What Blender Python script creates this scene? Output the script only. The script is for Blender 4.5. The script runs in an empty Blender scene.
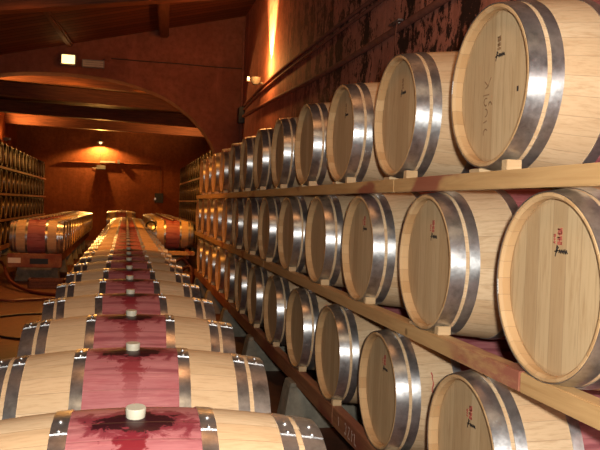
import bpy, bmesh, math, random
from mathutils import Vector, Matrix
R_ = math.radians
random.seed(7)
scene = bpy.context.scene
C = scene.collection

# ------------------------------------------------------------------ camera
cam_d = bpy.data.cameras.new('camera'); cam = bpy.data.objects.new('camera', cam_d); C.objects.link(cam)
cam_d.sensor_width = 36.0; cam_d.lens = 731.5 / 600 * 36.0; cam_d.clip_start = 0.05; cam_d.clip_end = 120
RGT = Vector((0.97238844, -0.23084433, 0.03422895))
DWN = Vector((0.02763241, -0.03174944, -0.99911382))
FWD = Vector((0.23172651, 0.97247255, -0.024494))
cam.matrix_world = Matrix(((RGT.x, -DWN.x, -FWD.x, 0), (RGT.y, -DWN.y, -FWD.y, 0), (RGT.z, -DWN.z, -FWD.z, 0), (0, 0, 0, 1)))
scene.camera = cam

# ------------------------------------------------------------------ world, lights, exposure
scene.view_settings.view_transform = 'Standard'; scene.view_settings.look = 'None'
scene.view_settings.gamma = 1.0; scene.view_settings.use_curve_mapping = False
scene.view_settings.exposure = 0.0
w = bpy.data.worlds.new('cellar_air'); scene.world = w; w.use_nodes = True
w.node_tree.nodes['Background'].inputs[0].default_value = (1.0, 0.45, 0.2, 1)
w.node_tree.nodes['Background'].inputs[1].default_value = 0.004

def light(name, kind, loc, power, color, aim=None, **kw):
    d = bpy.data.lights.new(name, kind); o = bpy.data.objects.new(name, d); C.objects.link(o)
    o.location = loc; d.energy = power; d.color = color
    for k, v in kw.items(): setattr(d, k, v)
    if aim is not None:
        o.rotation_euler = (Vector(aim) - Vector(loc)).to_track_quat('-Z', 'Y').to_euler()
    return o
FLASH = (1.0, 0.96, 0.88); WARM = (1.0, 0.62, 0.30); ORANGE = (1.0, 0.42, 0.10)
light('camera_flash', 'AREA', (0.07, -0.06, 0.10), 108, FLASH, aim=(0.07 + 1.6, 6, -0.35), shape='DISK', size=0.07)
light('ceiling_lamp_light', 'AREA', (0.35, 3.4, 2.75), 17, (1.0, 0.42, 0.15), aim=(0.45, 3.6, -1.6), shape='DISK', size=0.9)
light('ceiling_lamp_light', 'SPOT', (-0.9, 8.8, 2.72), 360, (1.0, 0.33, 0.045), aim=(-1.35, 12.1, -1.6), spot_size=R_(106), spot_blend=0.5, shadow_soft_size=0.12)
light('ceiling_lamp_light', 'AREA', (0.1, 0.6, 2.6), 18, (1.0, 0.70, 0.42), aim=(0.6, 2.2, -1.0), shape='DISK', size=0.5)  # added warm fill above the camera to soften the flash falloff

# added lights behind the camera: one for hoop highlights, one for orange reflections
light('door_daylight', 'AREA', (1.75, -2.45, 0.1), 26, (1.0, 0.95, 0.86), aim=(1.1, 6.0, -0.2), shape='RECTANGLE', size=0.7, size_y=1.1)
light('front_wall_uplight', 'SPOT', (0.4, -2.1, 0.2), 260, (1.0, 0.52, 0.18), aim=(0.4, -2.6, 1.6), spot_size=1.9, spot_blend=0.7, shadow_soft_size=0.08)

# ------------------------------------------------------------------ materials
class NT:
    def __init__(s, name, rough=0.6, metal=0.0, spec=0.4):
        s.m = bpy.data.materials.new(name); s.m.use_nodes = True; s.t = s.m.node_tree
        s.b = s.t.nodes['Principled BSDF']; s.b.inputs['Roughness'].default_value = rough
        s.b.inputs['Metallic'].default_value = metal; s.b.inputs['Specular IOR Level'].default_value = spec
    def n(s, typ, **kw):
        x = s.t.nodes.new(typ)
        for k, v in kw.items():
            if k == 'ins':
                for a, b in v.items():
                    if isinstance(b, bpy.types.NodeSocket): s.t.links.new(b, x.inputs[a])
                    else: x.inputs[a].default_value = b
            else: setattr(x, k, v)
        return x
    def math(s, op, a, b=None, c=None, clamp=False):
        ins = {0: a}
        if b is not None: ins[1] = b
        if c is not None: ins[2] = c
        x = s.n('ShaderNodeMath', operation=op, ins=ins); x.use_clamp = clamp
        return x.outputs[0]
    def coord(s): return s.n('ShaderNodeTexCoord').outputs['Object']
    def geo(s): return s.n('ShaderNodeNewGeometry').outputs['Position']
    def mapping(s, v, scale=(1, 1, 1), loc=(0, 0, 0)):
        return s.n('ShaderNodeMapping', ins={'Vector': v, 'Scale': scale, 'Location': loc}).outputs[0]
    def noise(s, v, scale=5, detail=4, rough=0.55, dist=0.0):
        return s.n('ShaderNodeTexNoise', ins={'Vector': v, 'Scale': scale, 'Detail': detail, 'Roughness': rough, 'Distortion': dist}).outputs[0]
    def ramp(s, f, stops):
        x = s.n('ShaderNodeValToRGB', ins={0: f}); e = x.color_ramp.elements
        while len(e) < len(stops): e.new(0.5)
        for i, (p, c) in enumerate(stops):
            e[i].position = p; e[i].color = (*c, 1) if len(c) == 3 else c
        return x.outputs[0]
    def mix(s, f, a, b, mode='MIX'):
        x = s.n('ShaderNodeMix', data_type='RGBA', blend_type=mode)
        for idx, v in ((0, f), (6, a), (7, b)):
            if isinstance(v, bpy.types.NodeSocket): s.t.links.new(v, x.inputs[idx])
            else: x.inputs[idx].default_value = v if idx == 0 else (*v, 1)
        return x.outputs[2]
    def smooth(s, v, a, b, lo=0.0, hi=1.0):
        return s.n('ShaderNodeMapRange', interpolation_type='SMOOTHSTEP', ins={0: v, 1: a, 2: b, 3: lo, 4: hi}).outputs[0]
    def col(s, c): s.set('Base Color', c)
    def set(s, k, v):
        if isinstance(v, bpy.types.NodeSocket): s.t.links.new(v, s.b.inputs[k])
        else: s.b.inputs[k].default_value = (*v, 1) if isinstance(v, tuple) and len(v) == 3 else v
    def bump(s, h, strength=0.3, dist=0.01):
        x = s.n('ShaderNodeBump', ins={'Height': h, 'Strength': strength, 'Distance': dist})
        s.t.links.new(x.outputs[0], s.b.inputs['Normal'])
    def rnd(s): return s.n('ShaderNodeObjectInfo').outputs['Random']

def mat_staves(name, wet, dimmed=False):
    m = NT(name, 0.55, spec=0.35)
    co = m.coord(); sep = m.n('ShaderNodeSeparateXYZ', ins={0: co})
    x, y, z = sep.outputs
    rn = m.rnd()
    ang = m.math('ARCTAN2', y, z)                                        # 0 at the bung
    st = m.math('MULTIPLY_ADD', ang, 15 / math.pi, m.math('MULTIPLY_ADD', rn, 0.0, 30.5))
    cell = m.math('FLOOR', st); fr = m.math('FRACT', st)
    seam = m.math('MINIMUM', fr, m.math('SUBTRACT', 1.0, fr))
    wn = m.n('ShaderNodeTexWhiteNoise', noise_dimensions='2D', ins={'Vector': m.n('ShaderNodeCombineXYZ', ins={0: cell, 1: m.math('MULTIPLY', rn, 91.7)}).outputs[0]}).outputs[0]
    off = m.n('ShaderNodeCombineXYZ', ins={0: m.math('MULTIPLY', cell, 3.1), 1: m.math('MULTIPLY', rn, 40.0), 2: 0.0}).outputs[0]
    cc = m.n('ShaderNodeVectorMath', operation='ADD', ins={0: m.mapping(co, (1.6, 22, 22)), 1: off}).outputs[0]
    grain = m.noise(cc, 2.2, 6, 0.65, 0.8)
    fine = m.noise(m.mapping(co, (7, 160, 160)), 1.0, 3, 0.6)
    base = m.ramp(wn, [(0.0, (0.56, 0.385, 0.22)), (0.4, (0.61, 0.435, 0.26)), (0.75, (0.65, 0.48, 0.30)), (1.0, (0.58, 0.385, 0.215))])
    base = m.mix(m.smooth(grain, 0.46, 0.74, 0, 0.75), base, (0.45, 0.285, 0.15))
    base = m.mix(m.smooth(fine, 0.45, 0.75, 0, 0.35), base, (0.36, 0.21, 0.10))
    ax = m.math('ABSOLUTE', x)
    rr_ = m.math('SQRT', m.math('ADD', m.math('POWER', y, 2.0), m.math('POWER', z, 2.0)))
    rim = m.math('MAXIMUM', m.smooth(ax, 0.4645, 0.4665), m.smooth(rr_, 0.2735, 0.2720))
    base = m.mix(rim, base, m.ramp(wn, [(0.0, (0.46, 0.275, 0.125)), (1.0, (0.58, 0.385, 0.20))]))
    band = m.smooth(ax, 0.165, 0.160)
    wine = m.ramp(grain, [(0.2, (0.31, 0.088, 0.100)), (0.5, (0.40, 0.145, 0.148)), (0.8, (0.27, 0.070, 0.085))])
    wine = m.mix(m.smooth(m.noise(m.mapping(co, (3, 9, 9)), 2.0, 4), 0.4, 0.75, 0, 0.55), wine, (0.34, 0.075, 0.085))
    # pale foam-like growth rings on the wine band
    rings = m.n('ShaderNodeTexWave', wave_type='RINGS', rings_direction='X', ins={'Vector': m.mapping(cc, (0.25, 0.12, 0.12)), 'Scale': 1.4, 'Distortion': 9.0, 'Detail': 3.0, 'Detail Scale': 1.2}).outputs[1]
    wine = m.mix(m.smooth(rings, 0.72, 1.0, 0, 0.55), wine, (0.16, 0.025, 0.035))
    wine = m.mix(m.smooth(fine, 0.45, 0.75, 0, 0.35), wine, (0.24, 0.05, 0.06))
    wine = m.mix(m.smooth(m.noise(m.mapping(cc, (0.6, 0.5, 0.5)), 6.0, 5, 0.7), 0.52, 0.72, 0, 0.4), wine, (0.60, 0.27, 0.24))
    c = m.mix(band, base, wine)
    if wet:
        # dried wine spilt round the bung and run down the front
        nz = m.noise(m.mapping(co, (1, 1, 1), (0, 0, 0)), 19, 7, 0.68, 0.9)
        nz = m.math('ADD', m.math('MULTIPLY', nz, 0.6), m.math('MULTIPLY', m.noise(m.mapping(co, (.5, 1.6, 1.6)), 8, 4, 0.6, 1.2), 0.4))
        nr = m.math('MULTIPLY_ADD', nz, 0.30, -0.150)
        up = m.smooth(z, 0.0, 0.1)
        off2 = m.math('MULTIPLY_ADD', rn, 0.02, -0.01)
        yy = m.math('ADD', y, 0.028)
        d = m.math('SQRT', m.math('ADD', m.math('POWER', m.math('MULTIPLY', x, 0.62), 2.0), m.math('POWER', m.math('MULTIPLY', yy, 1.25), 2.0)))
        d = m.math('ADD', d, nr)
        splash = m.math('MULTIPLY', m.smooth(d, 0.066, 0.056), up)
        xd = m.math('ADD', m.math('ABSOLUTE', m.math('ADD', x, off2)), m.math('MULTIPLY', nr, 1.1))
        run = m.math('MULTIPLY', m.math('MULTIPLY', m.smooth(xd, 0.040, 0.020), m.smooth(y, 0.0, -0.03)), m.smooth(y, -0.30, -0.12))
        run = m.math('MULTIPLY', run, m.math('MULTIPLY_ADD', rn, 0.4, 0.6))
        c = m.mix(m.math('MULTIPLY', run, m.smooth(z, 0.05, 0.15)), c, (0.19, 0.010, 0.018))
        c = m.mix(m.math('MULTIPLY', m.smooth(d, 0.100, 0.078), m.math('MULTIPLY', up, 0.8)), c, (0.16, 0.010, 0.022))
        c = m.mix(m.math('MULTIPLY', splash, 0.98), c, (0.024, 0.003, 0.007))
        m.set('Roughness', m.math('MULTIPLY_ADD', splash, -0.2, 0.55))
    c = m.mix(m.smooth(seam, 0.03, 0.0, 0, 0.38), c, (0.13, 0.07, 0.035))
    if dimmed: c = m.mix(0.80, c, (0.050, 0.022, 0.012))  # shade of the back racks mixed into the oak colour
    m.col(c)
    m.bump(m.math('ADD', m.math('MULTIPLY', grain, 0.4), m.smooth(seam, 0.0, 0.04)), 0.25, 0.002)
    return m.m

def mat_head():
    m = NT('oak_head', 0.55, spec=0.35)
    co = m.coord(); sep = m.n('ShaderNodeSeparateXYZ', ins={0: co}); x, y, z = sep.outputs
    rn = m.rnd()
    st = m.math('MULTIPLY_ADD', y, 13.5, m.math('ADD', rn, 20.0))
    cell = m.math('FLOOR', st); fr = m.math('FRACT', st)
    seam = m.math('MINIMUM', fr, m.math('SUBTRACT', 1.0, fr))
    wn = m.n('ShaderNodeTexWhiteNoise', noise_dimensions='2D', ins={'Vector': m.n('ShaderNodeCombineXYZ', ins={0: cell, 1: m.math('MULTIPLY', rn, 77.7)}).outputs[0]}).outputs[0]
    off = m.n('ShaderNodeCombineXYZ', ins={0: m.math('MULTIPLY', rn, 33.0), 1: m.math('MULTIPLY', cell, 2.7), 2: 0.0}).outputs[0]
    cc = m.n('ShaderNodeVectorMath', operation='ADD', ins={0: m.mapping(co, (1, 24, 2.2)), 1: off}).outputs[0]
    grain = m.noise(cc, 2.0, 6, 0.6, 0.9)
    fine = m.noise(m.mapping(co, (1, 200, 9)), 1.0, 3, 0.6)
    base = m.ramp(wn, [(0.0, (0.46, 0.31, 0.165)), (0.5, (0.52, 0.365, 0.20)), (1.0, (0.575, 0.42, 0.24))])
    base = m.mix(m.smooth(grain, 0.45, 0.75, 0, 0.7), base, (0.41, 0.26, 0.125))
    base = m.mix(m.smooth(fine, 0.5, 0.8, 0, 0.4), base, (0.27, 0.155, 0.07))
    base = m.mix(m.smooth(seam, 0.03, 0.0, 0, 0.35), base, (0.17, 0.09, 0.04))
    m.col(base); m.bump(grain, 0.15, 0.002)
    return m.m

def mat_metal(name, col=(0.74, 0.75, 0.76), rough=0.36):
    m = NT(name, rough, 0.92)
    co = m.coord(); rn = m.rnd()
    v = m.n('ShaderNodeVectorMath', operation='ADD', ins={0: co, 1: m.n('ShaderNodeCombineXYZ', ins={0: m.math('MULTIPLY', rn, 50.0)}).outputs[0]}).outputs[0]
    a = m.noise(v, 14, 5, 0.65); b = m.noise(v, 70, 3, 0.6)
    m.col(m.ramp(a, [(0.3, tuple(x * 0.42 for x in col)), (0.5, tuple(x * 0.75 for x in col)), (0.7, col)]))
    m.set('Roughness', m.math('MULTIPLY_ADD', b, 0.22, rough - 0.11))
    m.bump(a, 0.16, 0.003)
    m.b.inputs['Anisotropic'].default_value = 0.6; m.b.inputs['Anisotropic Rotation'].default_value = 0.25
    m.t.links.new(m.n('ShaderNodeTangent', direction_type='RADIAL', axis='X').outputs[0], m.b.inputs['Tangent'])
    return m.m

def mat_plain(name, col, rough=0.6, metal=0.0, var=0.25, scale=12, spec=0.4):
    m = NT(name, rough, metal, spec)
    a = m.noise(m.coord(), scale, 5, 0.6)
    m.col(m.ramp(a, [(0.3, tuple(x * (1 - var) for x in col)), (0.7, tuple(min(1, x * (1 + var)) for x in col))]))
    m.bump(a, 0.15, 0.004)
    return m.m

def mat_emit(name, col, power):
    m = NT(name); m.set('Base Color', col); m.set('Emission Color', col); m.set('Emission Strength', power); return m.m

def mat_plank(name, a, b, red=None, along=1, rough=0.6, redsp=(0.55, 0.62), near=None):
    """sawn timber; grain along axis `along`, optional wine stain patches"""
    m = NT(name, rough, spec=0.3)
    co = m.coord(); rn = m.rnd()
    v = m.n('ShaderNodeVectorMath', operation='ADD', ins={0: co, 1: m.n('ShaderNodeCombineXYZ', ins={0: m.math('MULTIPLY', rn, 20.0), 1: m.math('MULTIPLY', rn, 31.0)}).outputs[0]}).outputs[0]
    s = [16, 16, 16]; s[along] = 1.0
    g = m.noise(m.mapping(v, tuple(s)), 2.0, 6, 0.6, 0.7)
    c = m.ramp(g, [(0.3, a), (0.7, b)])
    k = m.n('ShaderNodeTexVoronoi', ins={'Vector': m.mapping(v, (1, 1, 1)), 'Scale': 2.6}).outputs[0]
    c = m.mix(m.smooth(k, 0.055, 0.03, 0, 0.7), c, tuple(x * 0.4 for x in a))
    if red:
        s2 = [2.5, 2.5, 2.5]; s2[along] = 0.9
        r = m.noise(m.mapping(v, tuple(s2)), 1.3, 4, 0.55)
        c = m.mix(m.smooth(r, redsp[0], redsp[1], 0, 0.8), c, red)
    if near is not None:
        yv = m.n('ShaderNodeSeparateXYZ', ins={0: co}).outputs[1]
        nn = m.noise(m.mapping(co, (9, 3, 9)), 1.6, 5, 0.6)
        f = m.math('MULTIPLY', m.smooth(m.math('MULTIPLY_ADD', nn, 0.5, yv), near + .25, near), m.smooth(nn, 0.36, 0.6, 0.1, 0.85))
        c = m.mix(f, c, (0.30, 0.085, 0.065))
    m.col(c); m.bump(g, 0.3, 0.004)
    return m.m

def mat_wall(name, base, dark, mould=False):
    m = NT(name, 0.85, spec=0.15)
    g = m.geo()
    a = m.noise(g, 0.9, 6, 0.6); b = m.noise(g, 9, 6, 0.65); st = m.noise(m.mapping(g, (3, 3, 0.6)), 1.3, 5, 0.6)
    c = m.mix(m.smooth(a, 0.3, 0.7), dark, base)
    c = m.mix(m.smooth(b, 0.35, 0.75, 0, 0.5), c, tuple(x * 0.55 for x in dark))
    c = m.mix(m.smooth(st, 0.5, 0.75, 0, 0.35), c, tuple(min(1, x * 1.5) for x in base))
    if mould:
        sep = m.n('ShaderNodeSeparateXYZ', ins={0: g}); y, z = sep.outputs[1], sep.outputs[2]
        area = m.math('MULTIPLY', m.smooth(y, 13.0, 6.5), m.smooth(z, 0.3, 1.3))
        blot = m.noise(m.mapping(g, (2.2, 2.6, 1.25)), 1.5, 7, 0.72, 0.35)
        spk = m.noise(g, 16, 5, 0.75)
        f = m.math('MULTIPLY', m.smooth(m.math('ADD', m.math('MULTIPLY', blot, 0.72), m.math('MULTIPLY', spk, 0.32)), 0.508, 0.56), m.math('MULTIPLY_ADD', area, 0.90, 0.08))
        c = m.mix(m.math('MULTIPLY', f, 0.95), c, (0.010, 0.008, 0.007))
    m.col(c); m.bump(m.math('ADD', b, m.math('MULTIPLY', a, 2.0)), 0.45, 0.02)
    return m.m

M = {}
M['staves'] = mat_staves('oak_staves', False)
M['wet'] = mat_staves('oak_staves_wine_stained', True)
M['head'] = mat_head()
M['old'] = mat_staves('aged_dark_oak', False, True)  # darker oak, head and hoop copies: back rack shade put into the colour
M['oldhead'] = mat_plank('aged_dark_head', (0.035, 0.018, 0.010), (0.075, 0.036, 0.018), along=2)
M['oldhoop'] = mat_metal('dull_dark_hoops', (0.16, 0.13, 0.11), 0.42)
M['hoop'] = mat_metal('galvanised_steel')
M['bung'] = mat_plain('cream_silicone', (0.44, 0.41, 0.32), 0.5, var=0.1)
M['pine'] = mat_plank('sawn_pine', (0.45, 0.26, 0.105), (0.60, 0.38, 0.17), red=(0.26, 0.055, 0.045))
M['pine_spilt'] = mat_plank('wine_splashed_pine', (0.45, 0.26, 0.105), (0.60, 0.38, 0.17), near=-1.60)
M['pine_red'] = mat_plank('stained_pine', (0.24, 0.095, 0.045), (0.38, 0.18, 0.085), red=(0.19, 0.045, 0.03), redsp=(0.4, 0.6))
M['wedge'] = mat_plank('wedge_wood', (0.50, 0.33, 0.17), (0.62, 0.44, 0.25), along=0)
M['concrete'] = mat_plain('old_concrete', (0.22, 0.20, 0.155), 0.9, var=0.35, scale=9)
M['beam'] = mat_plank('dark_roof_timber', (0.13, 0.036, 0.012), (0.30, 0.085, 0.028), along=0)
M['beam_y'] = mat_plank('dark_roof_timber_lengthwise', (0.09, 0.032, 0.015), (0.18, 0.065, 0.032), along=1)
M['wall'] = mat_wall('red_plaster', (0.28, 0.105, 0.065), (0.19, 0.066, 0.042))
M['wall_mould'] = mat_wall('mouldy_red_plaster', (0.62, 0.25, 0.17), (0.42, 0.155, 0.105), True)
M['wall_far'] = mat_wall('orange_plaster', (0.36, 0.108, 0.036), (0.24, 0.066, 0.023))
M['black'] = mat_plain('black_plastic', (0.012, 0.012, 0.012), 0.45)
M['hose'] = mat_plain('dark_red_rubber', (0.10, 0.022, 0.016), 0.45)
M['cable'] = mat_plain('black_rubber', (0.012, 0.010, 0.010), 0.5)
M['pipe'] = mat_plain('painted_pipe', (0.24, 0.085, 0.055), 0.9)
M['white'] = mat_plain('off_white_plastic', (0.42, 0.38, 0.30), 0.5, var=0.1)
M['label'] = mat_plain('paper', (0.75, 0.74, 0.70), 0.7, var=0.04)
M['ink'] = mat_plain('black_ink', (0.03, 0.022, 0.018), 0.8, var=0.0)
M['redink'] = mat_plain('red_ink', (0.42, 0.10, 0.07), 0.8, var=0.1)
M['burn'] = mat_plain('branded_wood', (0.29, 0.175, 0.085), 0.8, var=0.1)
M['chalk'] = mat_plain('white_chalk', (0.42, 0.28, 0.22), 0.9, var=0.2, scale=60)
M['steel'] = mat_metal('bright_steel', (0.7, 0.7, 0.7), 0.3)
M['grey'] = mat_plain('grey_metal_paint', (0.20, 0.19, 0.17), 0.5)
M['lampglass'] = mat_emit('lit_lamp_glass', (1.0, 0.74, 0.30), 2.4)
M['lampglass_small'] = mat_emit('lit_bulb_glass', (1.0, 0.80, 0.45), 3)

# floor material
def mat_floor():
    m = NT('worn_brown_floor', 0.62, spec=0.35)
    g = m.geo(); a = m.noise(g, 0.8, 6, 0.6); b = m.noise(g, 12, 5, 0.65)
    c = m.ramp(a, [(0.3, (0.085, 0.030, 0.016)), (0.7, (0.17, 0.064, 0.032))])
    c = m.mix(m.smooth(b, 0.4, 0.75, 0, 0.6), c, (0.045, 0.02, 0.012))
    m.col(c); m.set('Roughness', m.math('MULTIPLY_ADD', a, 0.4, 0.38)); m.bump(b, 0.3, 0.008)
    return m.m
M['floor'] = mat_floor()
def mat_boards():
    m = NT('dark_roof_boards', 0.7, spec=0.25)
    g = m.geo(); sep = m.n('ShaderNodeSeparateXYZ', ins={0: g})
    st = m.math('MULTIPLY', sep.outputs[1], 5.0); fr = m.math('FRACT', st)
    wn = m.n('ShaderNodeTexWhiteNoise', noise_dimensions='1D', ins={'W': m.math('FLOOR', st)}).outputs[0]
    gr = m.noise(m.mapping(g, (1.2, 14, 14)), 2, 5, 0.6)
    c = m.ramp(wn, [(0, (0.085, 0.022, 0.009)), (1, (0.17, 0.048, 0.018))])
    c = m.mix(m.smooth(gr, 0.4, 0.7, 0, 0.6), c, (0.07, 0.02, 0.01))
    seam = m.math('MINIMUM', fr, m.math('SUBTRACT', 1.0, fr))
    c = m.mix(m.smooth(seam, 0.09, 0.02), c, (0.012, 0.006, 0.004))
    m.col(c); m.bump(m.math('ADD', gr, m.smooth(seam, 0.0, 0.1)), 0.5, 0.01)
    return m.m
M['boards'] = mat_boards()

# ------------------------------------------------------------------ mesh helpers
def link(name, bm, mat, parent=None, smooth=False, loc=None):
    me = bpy.data.meshes.new(name); bmesh.ops.recalc_face_normals(bm, faces=bm.faces[:]); bm.to_mesh(me); bm.free()
    for mm in (mat if isinstance(mat, (list, tuple)) else [mat]): me.materials.append(mm)
    if smooth:
        for p in me.polygons: p.use_smooth = True
        try: me.set_sharp_from_angle(angle=R_(38))
        except Exception: pass
    o = bpy.data.objects.new(name, me); C.objects.link(o)
    if parent is not None: o.parent = parent
    if loc is not None: o.location = loc
    return o
def box(bm, lo, hi, mi=0, bev=0.0):
    r = bmesh.ops.create_cube(bm, size=1.0)
    c = [(a + b) / 2 for a, b in zip(lo, hi)]; s = [b - a for a, b in zip(lo, hi)]
    for v in r['verts']: v.co = Vector((c[i] + v.co[i] * s[i] for i in range(3)))
    fs = {f for v in r['verts'] for f in v.link_faces}
    for f in fs: f.material_index = mi
    if bev:
        es = {e for v in r['verts'] for e in v.link_edges}
        bmesh.ops.bevel(bm, geom=list(es), offset=bev, segments=2, affect='EDGES')
def revolve(bm, prof, n=64, closed=True, a0=0.0, a1=2 * math.pi):
    """prof = [(x, r)], revolved about X; closed profile loop"""
    full = abs(a1 - a0 - 2 * math.pi) < 1e-6
    cnt = n if full else n + 1
    rings = []
    for k in range(cnt):
        a = a0 + (a1 - a0) * k / n
        rings.append([bm.verts.new((x, r * math.sin(a), r * math.cos(a))) for x, r in prof])
    m = len(prof)
    for k in range(n):
        A, B = rings[k], rings[(k + 1) % cnt]
        for i in range(m if closed else m - 1):
            j = (i + 1) % m
            bm.faces.new((A[i], A[j], B[j], B[i]))
    if not full and closed:
        bm.faces.new(rings[0][::-1]); bm.faces.new(rings[-1])
def tube(bm, pts, r, n=8, caps=True):
    pts = [Vector(p) for p in pts]; rings = []
    t0 = (pts[1] - pts[0]).normalized()
    up = Vector((0, 0, 1)) if abs(t0.z) < 0.9 else Vector((1, 0, 0))
    nrm = t0.cross(up).normalized()
    for i, p in enumerate(pts):
        t = (pts[min(i + 1, len(pts) - 1)] - pts[max(i - 1, 0)]).normalized()
        nrm = (nrm - t * nrm.dot(t)).normalized(); b = t.cross(nrm)
        rr = r[i] if isinstance(r, (list, tuple)) else r
        rings.append([bm.verts.new(p + rr * (math.cos(2 * math.pi * k / n) * nrm + math.sin(2 * math.pi * k / n) * b)) for k in range(n)])
    for A, B in zip(rings, rings[1:]):
        for k in range(n): bm.faces.new((A[k], A[(k + 1) % n], B[(k + 1) % n], B[k]))
    if caps: bm.faces.new(rings[0][::-1]); bm.faces.new(rings[-1])
def spline(pts, n=10):
    P = [Vector(p) for p in pts]; P = [2 * P[0] - P[1]] + P + [2 * P[-1] - P[-2]]; out = []
    for i in range(1, len(P) - 2):
        for k in range(n):
            t = k / n; a, b, c, d = P[i - 1:i + 3]
            out.append(0.5 * ((2 * b) + (c - a) * t + (2 * a - 5 * b + 4 * c - d) * t * t + (3 * b - a - 3 * c + d) * t ** 3))
    out.append(P[-2]); return out
def tag(o, label=None, cat=None, group=None, kind=None):
    if label: o['label'] = label
    if cat: o['category'] = cat
    if group: o['group'] = group
    if kind: o['kind'] = kind
    return o
def struct(name, bm, mat, smooth=False): return tag(link(name, bm, mat, smooth=smooth), kind='structure')
def empty(name, loc=(0, 0, 0)):
    o = bpy.data.objects.new(name, None); C.objects.link(o); o.location = loc; o.empty_display_size = 0.1; return o

# ------------------------------------------------------------------ setting
FZ = -1.6; AY = 15.0; AT = 0.45; WY = 30.0; WX = 2.28; LX = -5.6; FRX = 3.1; FLX = -4.15
def roof_z(x): return 3.31 + 0.25 * x
bm = bmesh.new(); box(bm, (LX - .3, -2.5, FZ - .15), (FRX + .4, WY + .3, FZ)); struct('floor', bm, M['floor'])
bm = bmesh.new(); box(bm, (WX, -2.5, FZ), (WX + .3, AY + .02, 4.1)); struct('wall_right', bm, M['wall_mould'])
bm = bmesh.new(); box(bm, (LX - .3, -2.5, FZ), (LX, AY + .02, 2.6)); struct('wall_left', bm, M['wall'])
bm = bmesh.new(); box(bm, (LX, -2.8, FZ), (WX + .3, -2.5, 4.1)); struct('wall_front', bm, M['wall'])
# roof of the near room, a slab rising to the right
bm = bmesh.new()
xs = (LX - .3, WX + .3)
vs = [bm.verts.new((x, y, roof_z(x) + dz)) for dz in (0, .15) for y in (-2.8, AY + .1) for x in xs]
for q in ((0, 1, 3, 2), (4, 6, 7, 5), (0, 4, 5, 1), (2, 3, 7, 6), (0, 2, 6, 4), (1, 5, 7, 3)): bm.faces.new([vs[i] for i in q])
struct('ceiling', bm, M['boards'])
# arch wall
right = [(-1.25, 2.455), (-0.75, 2.435), (-0.25, 2.385), (0.25, 2.27), (0.70, 2.11), (1.03, 1.91), (1.30, 1.69), (1.52, 1.44), (1.67, 1.22), (1.76, 0.98), (1.80, 0.70)]
half = spline([(x, 0, z) for x, z in right], 4)
arch = [(p.x, p.z) for p in half]
arch = [(-2.5 - x, z) for x, z in arch[::-1]] + arch[1:]
bm = bmesh.new()
def prism(bm, poly, y0, y1):
    a = [bm.verts.new((x, y0, z)) for x, z in poly]; b = [bm.verts.new((x, y1, z)) for x, z in poly]
    bm.faces.new(a); bm.faces.new(b[::-1])
    for i in range(len(poly)):
        j = (i + 1) % len(poly); bm.faces.new((a[i], b[i], b[j], a[j]))
top = lambda x: roof_z(x) + .1
xl, xr = arch[0][0], arch[-1][0]
prism(bm, [(LX, FZ), (xl, FZ), (xl, arch[0][1]), (xl, top(xl)), (LX, top(LX))], AY, AY + AT)
prism(bm, [(xr, FZ), (FRX, FZ), (FRX, top(WX)), (WX + .3, top(WX)), (xr, top(xr)), (xr, arch[-1][1])], AY, AY + AT)
for (x0, z0), (x1, z1) in zip(arch, arch[1:]):
    if x1 - x0 > 1e-4: prism(bm, [(x0, z0), (x1, z1), (x1, top(x1)), (x0, top(x0))], AY, AY + AT)
bmesh.ops.remove_doubles(bm, verts=bm.verts[:], dist=1e-4)
dup = {}
for f in bm.faces: dup.setdefault(tuple(sorted(v.index for v in f.verts)), []).append(f)
bmesh.ops.delete(bm, geom=[f for l in dup.values() if len(l) > 1 for f in l], context='FACES_ONLY')
struct('wall_middle', bm, M['wall'])
# far room
bm = bmesh.new(); box(bm, (FLX - .3, WY, FZ), (FRX + .3, WY + .3, 3.3)); struct('wall_back', bm, M['wall_far'])
bm = bmesh.new(); box(bm, (FLX - .3, AY + AT, FZ), (FLX, WY, 3.3)); struct('wall_far_left', bm, M['wall_far'])
bm = bmesh.new(); box(bm, (FRX, AY, FZ), (FRX + .3, WY, 3.3)); struct('wall_far_right', bm, M['wall_far'])
bm = bmesh.new(); box(bm, (FLX - .3, AY + AT, 2.95), (FRX + .3, WY + .3, 3.1)); struct('ceiling_far', bm, M['boards'])

# roof timbers
def beamobj(name, lo, hi, mat, label, cat='beam', group=None, rot=None, bev=.012):
    bm = bmesh.new(); c = Vector([(a + b) / 2 for a, b in zip(lo, hi)])
    h = [(b - a) / 2 for a, b in zip(lo, hi)]
    box(bm, [-x for x in h], h, bev=bev)
    o = link(name, bm, mat, loc=c)
    if rot: o.rotation_euler = rot
    return tag(o, label, cat, group)
for i, (y, dz) in enumerate(((17.0, 0), (20.0, 0.02), (23.6, 0), (27.0, 0))):
    beamobj('roof_beam', (FLX + .0, y, 2.50 + dz), (FRX - .0, y + .28, 2.86 + dz), M['beam'],
            ['dark timber cross beam just behind the top of the arch, nearest of the back room beams',
             'second dark cross beam behind the arch, deeper in the back room',
             'third dark cross beam, in shadow above the back room racks',
             'lowest looking cross beam, closest to the lit back wall'][i], group='cross beams of the back room', rot=(0, R_([2.0, 1.6, 1.3, .8][i]), 0))
beamobj('roof_beam', (-5.4, 10.75, 2.58), (2.3, 11.0, 3.02), M['beam'], 'black heavy rafter across the near roof at the top left', rot=(0, -R_(9.5), 0))
beamobj('purlin', (-1.35, 11.25, 2.955), (-1.21, 14.97, 3.04), M['beam_y'], 'thin round-edged purlin ending on the wall above the square floodlight', 'beam', rot=(0, 0, -R_(4)), bev=.03)
beamobj('purlin', (0.44, 11.25, 3.28), (0.64, 14.97, 3.46), M['beam_y'], 'thick dark purlin under the near roof, to the right of the thin one', 'beam', rot=(0, 0, -R_(3)), bev=.03)

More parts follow.
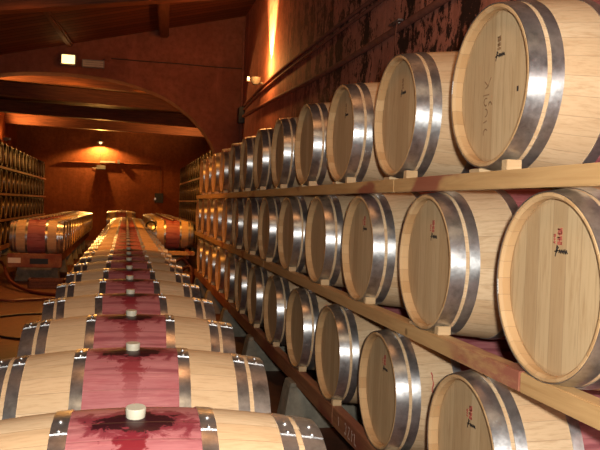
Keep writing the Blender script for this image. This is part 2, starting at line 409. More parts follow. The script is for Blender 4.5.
# ------------------------------------------------------------------ barrels
L = 0.475
RB = 0.3335
def rad(u): return RB - (RB - 0.287) * (u / L) ** 2
def barrel_parts(wet, bung, laps):
    root = empty('wine_barrel')
    bm = bmesh.new()
    us = [-L + 2 * L * i / 24 for i in range(25)]
    us[0] += .004; us[-1] -= .004
    prof = [(u, rad(u)) for u in us] + [(L, rad(L) - .003), (L, rad(L) - .011), (L - .010, rad(L) - .019)]
    inner = [us[i] for i in range(23, 1, -2)]
    prof += [(u, rad(u) - .024) for u in inner]
    prof += [(-L + .010, rad(L) - .019), (-L, rad(L) - .011), (-L, rad(L) - .003)]
    revolve(bm, prof, 72)
    link('staves', bm, M['wet'] if wet else M['staves'], root, True)
    for s in (-1, 1):
        bm = bmesh.new(); rr = rad(L - .04) - .0235
        prof = [(s * (L - .036), 0.0008), (s * (L - .036), rr - .012), (s * (L - .040), rr), (s * (L - .062), rr), (s * (L - .062), 0.0008)]
        revolve(bm, prof, 64)
        link('head', bm, M['head'], root, False)
    for s in (-1, 1):
        for (a, b) in ((.416, .4745), (.360, .401), (.158, .198)):
            bm = bmesh.new()
            ra, rb = rad(a) + .0004, rad(b) + .0004; t = .0026
            revolve(bm, [(s * a, ra), (s * a, ra + t), (s * (a + b) / 2, (rad((a + b) / 2)) + t + .0008), (s * b, rb + t), (s * b, rb)], 72)
            if laps:
                # the riveted overlap of the hoop, just on the front of the crest
                revolve(bm, [(s * a, ra + t), (s * a, ra + 2 * t), (s * b, rb + 2 * t), (s * b, rb + t)], 6, a0=R_(176.5) + math.pi - R_(9), a1=R_(176.5) + math.pi)
                for da in (-5.2, 2.5):
                    ang = R_(da - 6) + 0; mid = (a + b) / 2; r = rad(mid) + 2 * t if da > -9 else 0
                    mt = Matrix.Translation((s * mid, r * math.sin(ang), r * math.cos(ang)))
                    bmesh.ops.create_uvsphere(bm, u_segments=10, v_segments=6, radius=.0065, matrix=mt)
            link('hoop', bm, M['hoop'], root, True)
    if bung:
        bm = bmesh.new()
        prof = [(0.0, .0008), (0.0, .019), (.024, .0235), (.050, .0255), (.053, .0240), (.053, .0008)]
        revolve(bm, prof, 28)
        for v in bm.verts: v.co = Vector((v.co.y, v.co.z, v.co.x - .023 + RB - .006))
        link('bung', bm, M['bung'], root, True)
    return root
proto_rack = barrel_parts(False, False, False)
proto_floor = barrel_parts(True, True, True)
used = set()
def copy_tree(o, parent=None):
    c = o.copy(); C.objects.link(c); c.parent = parent
    for ch in o.children: copy_tree(ch, c)
    return c
def put(proto, loc, label, group, rot=(0, 0, 0)):
    if proto.name in used: o = copy_tree(proto)
    else: o = proto; used.add(proto.name)
    o.location = loc; o.rotation_euler = rot
    return tag(o, label, 'barrel', group)

ORD = ['nearest', 'second', 'third', 'fourth', 'fifth', 'sixth', 'seventh', 'eighth', 'ninth', 'tenth', 'eleventh', 'twelfth', 'thirteenth',
       'fourteenth', 'fifteenth', 'sixteenth', 'seventeenth', 'eighteenth', 'nineteenth', 'twentieth', 'twenty-first', 'twenty-second',
       'twenty-third', 'twenty-fourth', 'twenty-fifth', 'twenty-sixth', 'twenty-seventh', 'twenty-eighth', 'twenty-ninth', 'thirtieth']
RX = 1.24; S = .93
tiers = [('top', .454, 2.409, 12), ('middle', -.216, 1.985, 13), ('bottom', -.901, 2.514, 12)]
rackb = {}
for name, zc, y0, n in tiers:
    for k in range(n):
        y = y0 + S * k + ([0.0, 0.02, 0, -.02][k % 4] if k > 1 else 0)
        extra = {('top', 0): 'largest barrel at the upper right, ',
                 ('middle', 0): 'big barrel at the right edge, ', ('bottom', 0): 'half cut barrel at the bottom edge, '}.get((name, k), '')
        if k < 8: lab = 'pale oak barrel, %s in line on the %s tier of the right rack' % (ORD[k], name)
        else: lab = 'small distant oak barrel, %s in line on the %s tier of the right rack' % (ORD[k], name)
        if extra: lab = extra + 'first on the %s tier of the right rack' % name
        b = put(proto_rack, (RX + L, y, zc), lab, 'barrels on the %s tier of the right rack' % name, (R_(random.uniform(-2, 2)) if k > 1 else 0, 0, R_(random.uniform(-.8, .8)) if k > 0 else 0))
        rackb[(name, k)] = b

# marks written on the barrel heads (local frame: image right = -y, up = z), lying on the head surface
def strokes(name, lines, wdt, mat, parent, xs=-(L - .036) - .0012):
    bm = bmesh.new()
    for ln in lines:
        for (a, b), (c, d) in zip(ln, ln[1:]):
            v = Vector((c - a, d - b)); l = v.length
            if l < 1e-5: continue
            u = v / l; nn = Vector((-u.y, u.x)) * wdt / 2; e = u * wdt * .3
            P = [(a - e.x + nn.x, b - e.y + nn.y), (c + e.x + nn.x, d + e.y + nn.y), (c + e.x - nn.x, d + e.y - nn.y), (a - e.x - nn.x, b - e.y - nn.y)]
            lo = [bm.verts.new((xs, -p, q)) for p, q in P]; hi = [bm.verts.new((xs + .001, -p, q)) for p, q in P]
            bm.faces.new(lo); bm.faces.new(hi[::-1])
            for i in range(4): bm.faces.new((lo[i], hi[i], hi[(i + 1) % 4], lo[(i + 1) % 4]))
    o = link(name, bm, mat, parent); return o
def head_of(b): return [c for c in b.children if c.name.startswith('head')][0]
def scribble(x, z, w_, h, seed):
    r = random.Random(seed); ln = [(x, z - h * .45), (x + w_ * .12, z + h * .55), (x + w_ * .22, z + h * .4), (x + w_ * .08, z - h * .1)]
    l2 = [(x - w_ * .06, z), (x + w_ * .3, z + h * .1)]
    l3 = [(x + w_ * (.3 + .07 * i), z + h * (.22 if i % 2 else -.12) * r.uniform(.7, 1.2)) for i in range(11)]
    return [ln, l2, l3]
def stamp(x, z0, z1, n, wd):
    out = []; st = (z0 - z1) / n; r = random.Random(n * 7 + int(x * 1000))
    for i in range(n):
        a = z0 - st * i; b = a - st * .62; k = r.randrange(4)
        if k == 0: out += [[(x, a), (x + wd, a), (x + wd, b), (x, b)]]
        elif k == 1: out += [[(x, b), (x + wd, b)], [(x, a), (x, b), ], [(x + wd, a), (x + wd, b)]]
        elif k == 2: out += [[(x + wd, a), (x, (a + b) / 2), (x + wd, b)]]
        else: out += [[(x, a), (x + wd, a)], [(x + wd / 2, a), (x + wd / 2, b)]]
    return out
for key, s0 in ((('top', 0), 1), (('top', 1), 2), (('top', 2), 3), (('middle', 0), 4), (('middle', 1), 5), (('middle', 2), 6), (('bottom', 0), 7), (('bottom', 1), 8)):
    hd = head_of(rackb[key])
    red = key[0] != 'top'
    tag(strokes('stamp', stamp(.010, .178, .128, 6, .020), .0045, M['redink'] if red else M['burn'], hd), 'small %s upright stamp' % ('red' if red else 'burnt brown'))
    if red: strokes('stamp', stamp(-.012, .160, .130, 4, .010), .003, M['redink'], hd)
    tag(strokes('signature', scribble(.0, .108, .062, .032, s0), .0038, M['ink'], hd), 'black handwritten signature')
# burnt marks down the middle of the biggest head
hd = head_of(rackb[('top', 0)])
def arcs(cx, cz, r0, a0, a1, n=6): return [(cx + r0 * math.cos(R_(a0 + (a1 - a0) * i / n)), cz + r0 * math.sin(R_(a0 + (a1 - a0) * i / n))) for i in range(n + 1)]
tag(strokes('burnt_brand', [[(-.075, .03), (-.05, .012)], [(-.03, .04), (-.05, .012), (-.07, .005)], arcs(-.062, -.045, .014, 60, 300), arcs(-.062, -.085, .014, -100, 100), [(-.075, -.12), (-.05, -.115)], arcs(-.058, -.16, .015, 40, 200), arcs(-.03, -.06, .012, 0, 180), [(-.085, -.02), (-.04, -.02)]], .0045, M['burn'], hd), 'faint burnt brand marks')
tag(strokes('knot_hole', [[(.160, -.022), (.160, -.034)]], .010, M['ink'], hd), 'small dark slot')
def sticker(b, y, z, w_, h, redtoo):
    bm = bmesh.new(); bw = b
    o = empty
    # on the flat end of the staves
    x0 = -L - .0012
    loc = Vector((0, y - b.location.y, z - b.location.z))
    rr = rad(L) - .007; ang = math.atan2(loc.y, loc.z); h2 = h / rr / 2
    revolve(bm, [(x0, rr - .0035), (x0, rr + .0035), (x0 + .001, rr + .0035), (x0 + .001, rr - .0035)], 8, a0=ang - h2, a1=ang + h2)
    s = [c for c in b.children if c.name.startswith('staves')][0]
    o = tag(link('paper_label', bm, M['label'], s), 'small white paper label on the rim')
    bm = bmesh.new()
    for k in range(4):
        a = ang - h2 * .6 + h2 * .4 * k
        revolve(bm, [(x0 - .0008, rr - .003), (x0 - .0008, rr + .003), (x0, rr + .003), (x0, rr - .003)], 2, a0=a, a1=a + .007)
    link('label_print', bm, M['ink'], s)
sticker(rackb[('top', 0)], 2.68, .49, .02, .05, False)
sticker(rackb[('middle', 0)], 2.262, -.246, .02, .05, True)

bst = [c for c in rackb[('bottom', 1)].children if c.name.startswith('staves')][0]
bm = bmesh.new(); rd = random.Random(3); pts = []
for i in range(22):
    a = R_(-62 - i * 2.6); u = 1.415 - (RX + L) + rd.uniform(-.006, .006); r_ = rad(u) + .0008
    pts.append((u, r_ * math.sin(a), r_ * math.cos(a)))
tube(bm, pts, [.0035 * rd.uniform(.5, 1.3) for _ in pts], 5)
tag(link('wine_drip', bm, M['redink'], bst), 'thin red drip of wine')
# rails and wedges of the right rack
railspec = {'top': (.149, .086, [(.5, 3.3), (3.3, 7.6), (7.6, 13.42)], 'pine'), 'middle': (-.503, -.568, [(.5, 2.1), (2.1, 6.6), (6.6, 13.5)], 'pine'),
            'bottom': (-1.193, -1.305, [(.9, 4.2), (4.2, 8.6), (8.6, 13.5)], 'pine_red')}
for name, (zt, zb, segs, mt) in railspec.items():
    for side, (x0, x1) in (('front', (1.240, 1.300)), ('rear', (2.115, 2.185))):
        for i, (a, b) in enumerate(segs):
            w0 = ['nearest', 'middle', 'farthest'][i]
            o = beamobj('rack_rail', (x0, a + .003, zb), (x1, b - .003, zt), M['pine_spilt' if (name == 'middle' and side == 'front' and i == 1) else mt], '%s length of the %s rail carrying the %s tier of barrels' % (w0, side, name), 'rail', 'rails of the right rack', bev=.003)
            if name == 'bottom' and side == 'front' and i == 0:
                # chalk figures on the face of the lowest rail
                lines = [arcs(0, .018, .016, 150, -80), arcs(0, -.012, .016, 80, -150), [(.05, .03), (.08, .03), (.05, -.03), (.085, -.03)], [(.12, .03), (.12, -.03)], [(.12, 0), (.15, .02)], [(.17, .028), (.17, -.03), (.2, -.03)], [(-.14, .03), (-.13, -.02)]]
                oc = o.location; y_c = 3.93
                hx = -(x1 - x0) / 2 - .0012
                for ln in lines:
                    bm = bmesh.new()
                    for (p, q), (r, s_) in zip(ln, ln[1:]):
                        v = Vector((r - p, s_ - q)); l = v.length; u = v / l; nn = Vector((-u.y, u.x)) * .004
                        P = [(p + nn.x, q + nn.y), (r + nn.x, s_ + nn.y), (r - nn.x, s_ - nn.y), (p - nn.x, q - nn.y)]
                        lo = [bm.verts.new((hx, y_c - oc.y - a_, b_)) for a_, b_ in P]; hi = [bm.verts.new((hx + .001, y_c - oc.y - a_, b_)) for a_, b_ in P]
                        bm.faces.new(lo); bm.faces.new(hi[::-1])
                        for t in range(4): bm.faces.new((lo[t], hi[t], hi[(t + 1) % 4], lo[(t + 1) % 4]))
                    tag(link('chalk_stroke', bm, M['chalk'], o), 'faded white chalk stroke')
bm = bmesh.new(); box(bm, (-.028, -.019, 0), (.028, .019, .036), bev=.002); w_block = link('wooden_wedge', bm, M['wedge']).data
bm = bmesh.new(); box(bm, (-.028, -.040, 0), (.028, .040, .014), bev=.002); w_flat = link('wooden_wedge', bm, M['wedge']).data
for o in list(C.objects):
    if o.name.startswith('wooden_wedge'): bpy.data.objects.remove(o)
for name, zc, y0, n in tiers:
    zt = railspec[name][0]
    for k in range(n):
        b = rackb[(name, k)]; y = b.location.y
        if (name, k) == ('middle', 0): continue
        for me, dy, wh in ((w_block, -.148, 'square end-grain'), (w_flat, .088, 'flat thin')):
            o = bpy.data.objects.new('wooden_wedge', me); C.objects.link(o)
            o.location = (RX + .036 + random.uniform(-.006, .004), y + dy + random.uniform(-.008, .008), zt + .0005)
            tag(o, '%s wooden wedge on the %s rail under the %s barrel in line' % (wh, name, 'first' if k == 0 else ORD[k]), 'wedge', 'wedges under the right rack barrels')

# concrete footings under the right rack
def footing(x0, x1, y, ztop, label, group, up=True, ty=.2, flip=False):
    bm = bmesh.new()
    dx, dy = .05, .035
    b = [(x0 - dx, y - dy), (x1 + dx, y - dy), (x1 + dx, y + ty + dy), (x0 - dx, y + ty + dy)]
    t = [(x0, y), (x1, y), (x1, y + ty), (x0, y + ty)]
    B = [bm.verts.new((p, q, FZ)) for p, q in b]; T = [bm.verts.new((p, q, ztop)) for p, q in t]
    bm.faces.new(B); bm.faces.new(T)
    for i in range(4): bm.faces.new((B[i], B[(i + 1) % 4], T[(i + 1) % 4], T[i]))
    if up: # upstand that keeps the rail in place
        h = .030
        B = [bm.verts.new((p, q, ztop - .002)) for p, q in ((x0, y), (x0 + .053, y), (x0 + .053, y + ty), (x0, y + ty))]
        T = [bm.verts.new((p, q, ztop + h)) for p, q in ((x0 + .01, y + .008), (x0 + .050, y + .008), (x0 + .050, y + ty - .008), (x0 + .01, y + ty - .008))]
        bm.faces.new(B); bm.faces.new(T)
        for i in range(4): bm.faces.new((B[i], B[(i + 1) % 4], T[(i + 1) % 4], T[i]))
    bmesh.ops.bevel(bm, geom=bm.edges[:], offset=.006, segments=1, affect='EDGES')
    return tag(link('concrete_footing', bm, M['concrete']), label, 'footing', group)
for k, y in enumerate((1.45, 3.3, 5.12, 6.95, 8.8, 10.65, 12.5)):
    footing(1.185, 2.2, y, -1.306, '%s grey concrete footing under the bottom rail of the right rack' % (ORD[k] if k else 'nearest'), 'footings of the right rack')

# ------------------------------------------------------------------ centre row
CS = .822; CY = 1.902; CXc = .038
NC = 32
for k in range(NC):
    y = CY + CS * k; hi = k >= 29
    z = -.538 - RB + (.20 if hi else 0); x = CXc + (-.2 if hi else 0)
    if k == 0: lab = 'nearest centre row barrel with a white bung, cut off by the bottom of the picture'
    elif k == 1: lab = 'second centre row barrel, wine run down its front from the bung'
    elif hi: lab = 'dark end barrel of the centre row, %s of three raised ones by the back wall' % ['first', 'second', 'last'][k - 29]
    elif k < 20: lab = '%s wine-banded oak barrel along the centre row from the camera' % ORD[k]
    else: lab = 'far centre row barrel beyond the arch, %s from the camera' % ORD[k]
    tilt = [5.5, 1.5, 2, 0, 1, 3, -1, 2][k % 8]
    put(proto_floor, (x, y, z), lab, 'barrels of the long centre row', (R_(tilt), 0, R_([-.9, -1, -.9, 2.2, .6][k] if k < 5 else random.uniform(-1, 1))))
def stand(xc, y0, y1, zt, zb, nm, grp, seg=6.5, blocks=True, panel=False):
    n = max(1, round((y1 - y0) / seg)); st = (y1 - y0) / n
    for s, wh in ((-1, 'left'), (1, 'right')):
        for i in range(n):
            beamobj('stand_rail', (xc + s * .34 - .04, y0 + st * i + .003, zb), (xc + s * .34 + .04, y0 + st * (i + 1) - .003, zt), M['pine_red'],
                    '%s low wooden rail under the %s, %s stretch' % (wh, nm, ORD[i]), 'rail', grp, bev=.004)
    if blocks:
        m_ = int((y1 - y0) / 1.9)
        for i in range(m_):
            y = y0 + .5 + i * 1.9
            footing(xc - .36, xc + .36, y, zb - .002, 'low grey concrete footing under the %s, %s along' % (nm, ORD[i]) , grp, up=False)
stand(CXc, 1.4, 25.4, -1.200, -1.30, 'centre row', 'supports of the centre row')
stand(CXc - .2, 25.45, 27.9, -1.028, -1.28, 'raised end of the centre row', 'supports of the raised end', blocks=True)

# left and right rows in the back part
for k in range(17):
    lab = 'front barrel of the left back row, orange wine band facing the aisle' if k == 0 else 'oak barrel of the left back row, %s behind its front one' % ORD[k]
    put(proto_floor, (-1.62, 14.75 + .75 * k, -.74), lab, 'barrels of the left back row', (R_(random.uniform(-3, 3)), 0, R_(random.uniform(-1, 1))))
stand(-1.63, 14.35, 27.2, -1.082, -1.28, 'left back row', 'supports of the left back row')
for k in range(13):
    lab = 'front barrel of the right back row, beyond the end of the right rack' if k == 0 else 'oak barrel of the right back row, %s behind its front one' % ORD[k]
    put(proto_floor, (1.06, 17.35 + .78 * k, -.74), lab, 'barrels of the right back row', (R_(random.uniform(-3, 3)), 0, R_(random.uniform(-1, 1))))
stand(1.06, 16.95, 27.3, -1.082, -1.28, 'right back row', 'supports of the right back row')
o = beamobj('end_panel', (-2.10, 14.25, -1.285), (-1.14, 14.33, -1.03), M['pine_red'], 'wooden end board closing the left back row stand', 'board')
bm = bmesh.new(); box(bm, (-.46, -.047, -.045), (-.24, -.041, .05)); tag(link('paper_label', bm, M['label'], o), 'white paper notice')
bm = bmesh.new(); box(bm, (-.08, -.047, -.06), (.24, -.041, .04)); tag(link('vent_grille', bm, M['black'], o), 'dark rectangular panel')
beamobj('end_panel', (.52, 16.84, -1.20), (1.56, 16.92, -1.10), M['pine'], 'pale wooden end board below the front barrel of the right back row', 'board')

# ------------------------------------------------------------------ far racks, small dark barrels
def small_barrel():
    bm = bmesh.new(); us = [-L + 2 * L * i / 8 for i in range(9)]
    prof = [(u, rad(u)) for u in us]; pr2 = prof + [(L, .265), (L - .03, .26), (L - .03, .001), (-L + .03, .001), (-L + .03, .26), (-L, .265)]
    revolve(bm, pr2, 32)
    for f in bm.faces:
        c = f.calc_center_median(); f.material_index = 1 if math.hypot(c.y, c.z) < .25 and abs(c.x) > .43 else 0
    for s in (-1, 1):
        for a, b in ((.416, .474), (.36, .40), (.158, .198)):
            n0 = len(bm.faces); bm.faces.ensure_lookup_table()
            revolve(bm, [(s * a, rad(a)), (s * a, rad(a) + .004), (s * b, rad(b) + .004), (s * b, rad(b))], 32)
            bm.faces.ensure_lookup_table()
            for f in bm.faces[n0:]: f.material_index = 2
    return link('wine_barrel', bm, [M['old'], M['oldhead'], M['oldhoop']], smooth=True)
sb = small_barrel(); used_sb = False
def far_rack(xc, y0, y1, face, nm, step=.80):
    global used_sb
    n = int((y1 - y0) / step); TZ = [-.94, -.27, .40, 1.07]; TN = ['lowest', 'second', 'third', 'top']
    for t, z in enumerate(TZ):
        for k in range(n):
            if used_sb: o = sb.copy(); C.objects.link(o)
            else: o = sb; used_sb = True
            o.location = (xc, y0 + .4 + step * k, z); o.rotation_euler = (R_(random.uniform(-20, 20)), 0, 0)
            tag(o, 'dark barrel, %s from the arch, on the %s tier of the %s' % (ORD[k] if k else 'first', TN[t], nm), 'barrel', 'barrels on the %s tier of the %s' % (TN[t], nm))
        for s, w1 in ((face, 'front'), (-face, 'wall side')):
            xx = xc + s * (L - .022)
            zt = z - .301; zb = zt - .060 if t else zt - .11
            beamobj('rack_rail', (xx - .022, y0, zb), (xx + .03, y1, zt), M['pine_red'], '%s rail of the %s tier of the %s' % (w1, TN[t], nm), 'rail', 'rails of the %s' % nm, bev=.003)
    for i in range(int((y1 - y0) / 2.6)):
        footing(xc - .45, xc + .45, y0 + .4 + i * 2.6, -.94 - .405, 'concrete footing below the %s, %s along' % (nm, ORD[i]), 'footings of the %s' % nm, up=False)
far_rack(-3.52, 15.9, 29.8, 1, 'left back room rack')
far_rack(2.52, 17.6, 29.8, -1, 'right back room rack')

# ------------------------------------------------------------------ lamps and fittings
# square floodlight on the arch wall
fl = tag(empty('floodlight', (-1.165, 14.93, 2.70)), 'glowing square floodlight on the wall above the arch', 'lamp')
bm = bmesh.new(); box(bm, (-.14, -.07, -.11), (.14, .04, .10), bev=.012); link('housing', bm, M['grey'], fl)
bm = bmesh.new(); box(bm, (-.12, -.08, -.085), (.12, -.071, .08), bev=.002); link('lamp_glass', bm, M['lampglass'], fl)
bm = bmesh.new(); tube(bm, [(-.155, -.02, -.02), (-.155, .06, .0)], .01); tube(bm, [(.155, -.02, -.02), (.155, .06, .0)], .01); link('bracket', bm, M['grey'], fl)
light('floodlight_light', 'SPOT', (-1.165, 14.80, 2.66), 420, (1.0, .42, .09), aim=(-1.2, 12.6, -1.6), spot_size=R_(112), spot_blend=.9, shadow_soft_size=.1)
light('floodlight_glow', 'POINT', (-1.165, 14.66, 2.64), .7, ORANGE, shadow_soft_size=.06)
for fx, fz, pw, ax in ((-1.3, 2.60, 260, -1.0), (0.5, 2.45, 620, .5)):
    f2 = tag(empty('floodlight', (fx, AY + AT, fz)), 'floodlight on the back face of the arch wall, %s one' % ('left' if fx < 0 else 'right'), 'lamp')
    bm = bmesh.new(); box(bm, (-.14, .0, -.11), (.14, .10, .10), bev=.012); link('housing', bm, M['grey'], f2)
    bm = bmesh.new(); box(bm, (-.12, .101, -.085), (.12, .108, .08), bev=.002); link('lamp_glass', bm, M['lampglass'], f2)
    light('rear_floodlight_light', 'SPOT', (fx, AY + AT + .16, fz), pw, (1.0, .36, .045), aim=(ax, 20, -1.3), spot_size=R_(90), spot_blend=.5, shadow_soft_size=.1)
em = tag(empty('emergency_light', (-.705, 14.97, 2.66)), 'oblong louvred light box on the wall right of the floodlight', 'lamp')
bm = bmesh.new(); box(bm, (-.21, -.05, -.075), (.21, .03, .075), bev=.008); link('housing', bm, M['grey'], em)
bm = bmesh.new()
for i in range(3): box(bm, (-.19, -.062, -.062 + .042 * i), (.19, -.05, -.030 + .042 * i), bev=.003)
link('diffuser', bm, M['white'], em)
bm = bmesh.new(); revolve(bm, [(0, .001), (0, .065), (.03, .06), (.035, .001)], 20)
for v in bm.verts: v.co = Vector((v.co.y, -v.co.x, v.co.z))
tag(link('junction_box', bm, M['wall'], loc=(-.43, 15.0, 2.80), smooth=True), 'round junction box beside the oblong light box', 'box')
bm = bmesh.new(); tube(bm, spline([(-.37, 14.985, 2.80), (.3, 14.985, 2.795), (.95, 14.985, 2.80), (1.6, 14.985, 2.79), (2.27, 14.985, 2.80)], 5), .009)
tag(link('wall_cable', bm, M['cable']), 'thin cable running from the round junction box to the corner', 'cable')
bm = bmesh.new(); tube(bm, [(-.64 + .0, 14.985, 2.68), (-.49, 14.985, 2.78)], .008); tag(link('wall_cable', bm, M['cable']), 'short cable between light box and round junction box', 'cable')

# uplight on the right wall
def uplight(x, y, z, sx, label, power, spotaim, size=52, glow=2, ly=None):
    u = tag(empty('wall_uplight', (x, y, z)), label, 'lamp')
    bm = bmesh.new(); tube(bm, [(-sx * .02, 0, -.07), (-sx * .16, -.01, -.03)], .014); link('arm', bm, M['grey'], u)
    bm = bmesh.new()
    tube(bm, [(-sx * .16, 0, -.09), (-sx * .16, 0, -.04), (-sx * .16, 0, .03)], [.05, .085, .09], 18); link('lamp_bowl', bm, M['grey'], u, True)
    bm = bmesh.new(); bmesh.ops.create_uvsphere(bm, u_segments=12, v_segments=8, radius=.04, matrix=Matrix.Translation((-sx * .16, 0, -.02))); link('bulb', bm, M['lampglass_small'], u, True)
    bm = bmesh.new(); box(bm, (-sx * .3 - .02, -.06, -.05), (-sx * .3 + .02, .02, .02), bev=.004); tube(bm, [(-sx * .3, 0, -.03), (-sx * .16, 0, -.06)], .008); link('side_reflector', bm, M['steel'], u)
    light('uplight_light', 'SPOT', (x - sx * .16, ly if ly else y, z + .06), power, (1.0, .58, .20), aim=spotaim, spot_size=R_(size), spot_blend=1.0, shadow_soft_size=.04)
    light('uplight_glow', 'POINT', (x - sx * .24, ly if ly else y, z + .16), glow, (1.0, .45, .12), shadow_soft_size=.05)
uplight(2.28, 12.55, 2.18, 1, 'grey wall uplight throwing a bright streak up the red wall', 2200, (2.34, 12.0, 3.6), size=54, glow=60, ly=12.02)
uplight(FLX, 26.2, 1.96, -1, 'small uplight on the far left wall, showing above the left back room rack', 420, (FLX + .9, 26.6, 3.0), size=100, glow=6)
uplight(FLX, 16.3, 1.80, -1, 'uplight hidden round the left side of the arch, shining on the beams', 1000, (FLX + 1.4, 16.5, 2.9), size=120, glow=2)
uplight(FRX, 24.6, 1.82, 1, 'small uplight above the right back rack', 600, (FRX - 1.0, 25.9, 3.0), size=90, glow=.5)

# lamp over the back wall and the things under it
lp = tag(empty('wall_lamp', (-1.04, WY, 2.28)), 'bright shaded lamp high on the back wall', 'lamp')
bm = bmesh.new(); tube(bm, [(0, -.005, .10), (0, -.2, .12), (0, -.36, .06)], .014); link('arm', bm, M['grey'], lp)
bm = bmesh.new(); tube(bm, [(0, -.36, .07), (0, -.36, .03), (0, -.36, -.015)], [.03, .10, .14], 20, caps=False); link('lamp_shade', bm, M['grey'], lp, True)
bm = bmesh.new(); bmesh.ops.create_uvsphere(bm, u_segments=14, v_segments=8, radius=.062, matrix=Matrix.Translation((0, -.36, -.03))); link('bulb', bm, M['lampglass'], lp, True)
light('back_lamp_light', 'SPOT', (-1.04, WY - .36, 2.21), 1050, (1.0, .55, .17), aim=(-1.04, WY - .15, 0), spot_size=R_(156), spot_blend=.35, shadow_soft_size=.05)
light('back_lamp_glow', 'SPOT', (-1.04, WY - .60, 2.15), 600, (1.0, .44, .09), aim=(-.6, 21, -1.2), spot_size=R_(95), spot_blend=.8, shadow_soft_size=.08)
bm = bmesh.new(); tube(bm, [(-2.5, WY - .05, 1.45), (-.8, WY - .05, 1.47), (1.0, WY - .05, 1.50)], .035, 10)
tag(link('wall_pipe', bm, M['wall_far'], smooth=True), 'long horizontal pipe across the back wall below the lamp', 'pipe')
ts = tag(empty('strip_light', (-.75, WY, 1.50)), 'short pale strip fitting on the back wall pipe', 'lamp')
bm = bmesh.new(); box(bm, (-.30, -.14, -.02), (.28, -.085, .05), bev=.008); link('housing', bm, M['white'], ts)
bm = bmesh.new(); box(bm, (.36, -.18, -.04), (.46, -.085, .12), bev=.01); link('bracket', bm, M['grey'], ts)
bb = tag(empty('wall_box', (-1.0, WY, 1.30)), 'pale box fixed on the back wall directly below the lamp', 'box')
bm = bmesh.new(); box(bm, (-.17, -.25, -.08), (.17, -.0, .07), bev=.01); link('case', bm, M['white'], bb)
bm = bmesh.new(); tube(bm, spline([(-.17, -.05, -.03), (-.28, -.03, -.05), (-.34, -.02, -.02)], 4), .012, 6); link('cable', bm, M['white'], bb)
bm = bmesh.new(); tube(bm, [(-1.04, WY - .015, 2.2), (-1.04, WY - .015, 1.52)], .008, 6); tag(link('wall_cable', bm, M['cable']), 'thin cable dropping from the back wall lamp to the pipe', 'cable')
sw = tag(empty('switch_box', (1.26, WY, .20)), 'small dark switch box on the right of the back wall', 'box')
bm = bmesh.new(); box(bm, (-.16, -.12, -.22), (.18, -.0, .16), bev=.01); link('case', bm, M['black'], sw)
bm = bmesh.new(); box(bm, (-.18, -.14, -.12), (-.11, -.115, -.02), bev=.004); link('door_plate', bm, M['steel'], sw)
bm = bmesh.new(); tube(bm, [(1.30, WY - .015, 1.4), (1.30, WY - .015, .36)], .006, 6); tag(link('wall_cable', bm, M['cable']), 'cable going up from the dark switch box', 'cable')

# conduits on the right wall
def conduit(pts, r, label, mat='pipe'):
    bm = bmesh.new(); tube(bm, pts, r, 10)
    tag(link('wall_pipe', bm, M[mat], smooth=True), label, 'pipe', 'pipes along the right wall')
conduit(spline([(2.255, 1.0, 1.97), (2.255, 5.0, 1.99), (2.255, 8.5, 2.06), (2.255, 12.0, 2.10), (2.255, 14.9, 2.00)], 6), .022, 'upper one of the twin pipes high along the right wall')
conduit(spline([(2.255, 1.0, 1.89), (2.255, 5.0, 1.92), (2.255, 8.5, 1.98), (2.255, 12.0, 2.01), (2.255, 14.9, 1.92)], 6), .020, 'lower one of the twin pipes high along the right wall')
conduit(spline([(2.25, 1.0, 1.57), (2.25, 5.0, 1.575), (2.25, 8.4, 1.60), (2.25, 12.0, 1.72), (2.25, 14.9, 1.80)], 6), .032, 'single thicker pipe below the twin pipes on the right wall')
bm = bmesh.new(); tube(bm, [(2.25, 14.96, FZ + .01), (2.25, 14.96, 3.6)], .022, 8)
tag(link('wall_pipe', bm, M['pipe'], smooth=True), 'upright pipe in the corner beside the arch', 'pipe')
bm = bmesh.new(); box(bm, (2.16, 14.7, 1.66), (2.275, 14.9, 1.98), bev=.01); tag(link('junction_box', bm, M['black']), 'black box where the pipes meet in the corner', 'box')
bk = tag(empty('wall_bracket', (2.28, 5.95, 1.60)), 'small metal wall bracket with a cord hanging from it', 'bracket')
bm = bmesh.new(); box(bm, (-.10, -.10, .0), (-.05, .13, .016), bev=.003); box(bm, (-.06, -.02, -.01), (-.001, .02, .012), bev=.002); link('arm', bm, M['steel'], bk)
bm = bmesh.new(); tube(bm, spline([(-.07, 0, 0), (-.075, .02, -.15), (-.07, -.02, -.3), (-.07, .0, -.5)], 6), .006, 6); link('cord', bm, M['wall'], bk)

# ------------------------------------------------------------------ things on the floor
def hose(pts, r, mat, label, n=8, cat='hose'):
    bm = bmesh.new(); tube(bm, spline(pts, n), r, 8); return tag(link('hose' if cat == 'hose' else 'cable', bm, M[mat], smooth=True), label, cat)
z = FZ
hose([(-2.35, 15.2, z + .34), (-2.2, 14.6, z + .32), (-1.95, 13.7, z + .12), (-1.5, 12.9, z + .035), (-1.0, 12.5, z + .03), (-.55, 12.45, z + .03)], .032, 'hose', 'thick red hose curving down from the pump towards the centre row')
hose([(-2.9, 11.9, z + .03), (-2.3, 12.05, z + .03), (-1.7, 11.8, z + .03), (-1.1, 12.0, z + .03), (-.6, 12.0, z + .03)], .022, 'hose', 'thinner dark hose lying on the floor in front of the left back row')
hose([(-3.2, 13.6, z + .35), (-2.8, 13.5, z + .38), (-2.45, 13.4, z + .34), (-2.2, 13.35, z + .5)], .03, 'hose', 'red hose reaching up to the bright handle at the left edge')
hose([(-2.6, 10.0, z + .015), (-1.8, 10.15, z + .015), (-1.3, 10.5, z + .015), (-.6, 10.6, z + .015)], .014, 'cable', 'black cable crossing the brown floor, farther of two', cat='cable')
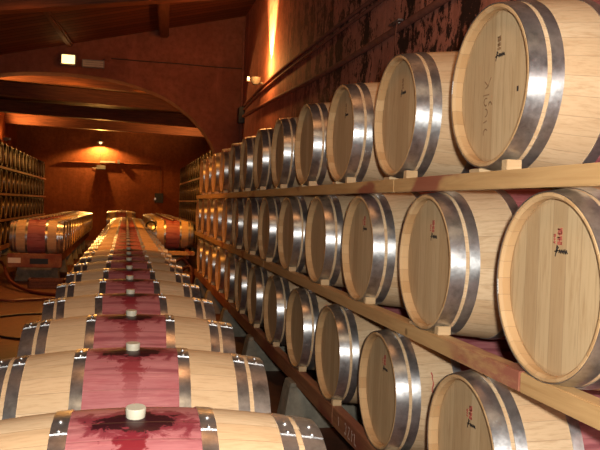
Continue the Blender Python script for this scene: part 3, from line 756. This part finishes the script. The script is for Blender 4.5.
hose([(-2.6, 9.6, z + .015), (-1.7, 9.1, z + .015), (-1.1, 8.65, z + .015), (-.6, 8.6, z + .015)], .014, 'cable', 'black cable crossing the brown floor, nearer of two', cat='cable')
hose([(.5, 5.9, z + .4), (.8, 6.1, z + .22), (.95, 5.9, z + .03), (.7, 5.2, z + .02), (.45, 5.0, z + .02)], .016, 'cable', 'black cable loop hanging between the centre row and the right rack', cat='cable')
hose([(.7, 13.0, z + .05), (.95, 12.6, z + .45), (1.1, 12.4, z + .5), (1.0, 11.6, z + .2), (.8, 11.0, z + .03), (.7, 10.2, z + .03)], .028, 'hose', 'dark red hose between the far end of the right rack and centre row')
hose([(.62, 14.2, z + .03), (.8, 13.9, z + .35), (1.05, 13.9, z + .55), (1.25, 13.9, z + .3), (1.3, 14.2, z + .03)], .028, 'hose', 'arched red hose just beyond the end of the right rack')
# coil of cable on the front barrel of the right back row
bm = bmesh.new()
tube(bm, [(.12 * math.cos(a * .5) * (1 - .004 * a), -.02 + .003 * a, .12 * math.sin(a * .5) * (1 - .004 * a)) for a in range(48)], .012, 6)
tag(link('cable_coil', bm, M['cable'], smooth=True, loc=(.56, 16.85, -.55)), 'coil of black cable hung at the left end of the right back row', 'cable')
# pump trolley at the left edge
pt = tag(empty('pump_trolley', (-2.62, 14.3, FZ)), 'dark pump trolley with a bright handle beside the left back row', 'pump')
bm = bmesh.new(); box(bm, (-.42, -.3, .16), (.32, .3, .21), bev=.01); link('platform', bm, M['hose'], pt)
bm = bmesh.new(); tube(bm, [(-.3, 0, .37), (-.28, 0, .37), (.12, 0, .37), (.14, 0, .37)], [.10, .15, .15, .10], 20); link('motor', bm, M['black'], pt, True)
bm = bmesh.new(); tube(bm, [(.18, -.02, .34), (.30, -.02, .34)], .12, 20); tube(bm, [(.24, -.02, .4), (.24, -.02, .60)], .03, 12); link('pump_head', bm, M['steel'], pt, True)
for sx, sy in ((-.3, -.33), (.2, -.33), (-.3, .33), (.2, .33)):
    bm = bmesh.new(); tube(bm, [(sx, sy - .025, .1), (sx, sy + .025, .1)], .1, 20); link('wheel', bm, M['black'], pt, True)
bm = bmesh.new(); tube(bm, [(.34, -.28, .2), (.46, -.36, .62)], .018, 8); link('handle', bm, M['steel'], pt, True)
bm = bmesh.new(); tube(bm, [(-.4, -.25, .2), (-.42, -.3, .66), (-.02, -.3, .70), (.28, -.3, .68)], .016, 8); link('frame', bm, M['hose'], pt, True)
# dark crate below the left back row board
bm = bmesh.new(); box(bm, (-.3, -.02, -.16), (.34, .0, .0)); 
for i in range(3): box(bm, (-.3, -.035, -.155 + .055 * i), (.34, -.02, -.12 + .055 * i))
bmesh.ops.translate(bm, verts=bm.verts[:], vec=(0, 0, .16))
for s in (-.29, .31): box(bm, (s - .012, -.035, 0), (s + .012, .3, .16))
box(bm, (-.3, .28, 0), (.34, .3, .16)); box(bm, (-.3, -.02, 0), (.34, .3, .012))
tag(link('slatted_crate', bm, M['beam_y'], loc=(-1.35, 13.64, FZ)), 'low dark slatted crate on the floor before the left back row', 'crate')
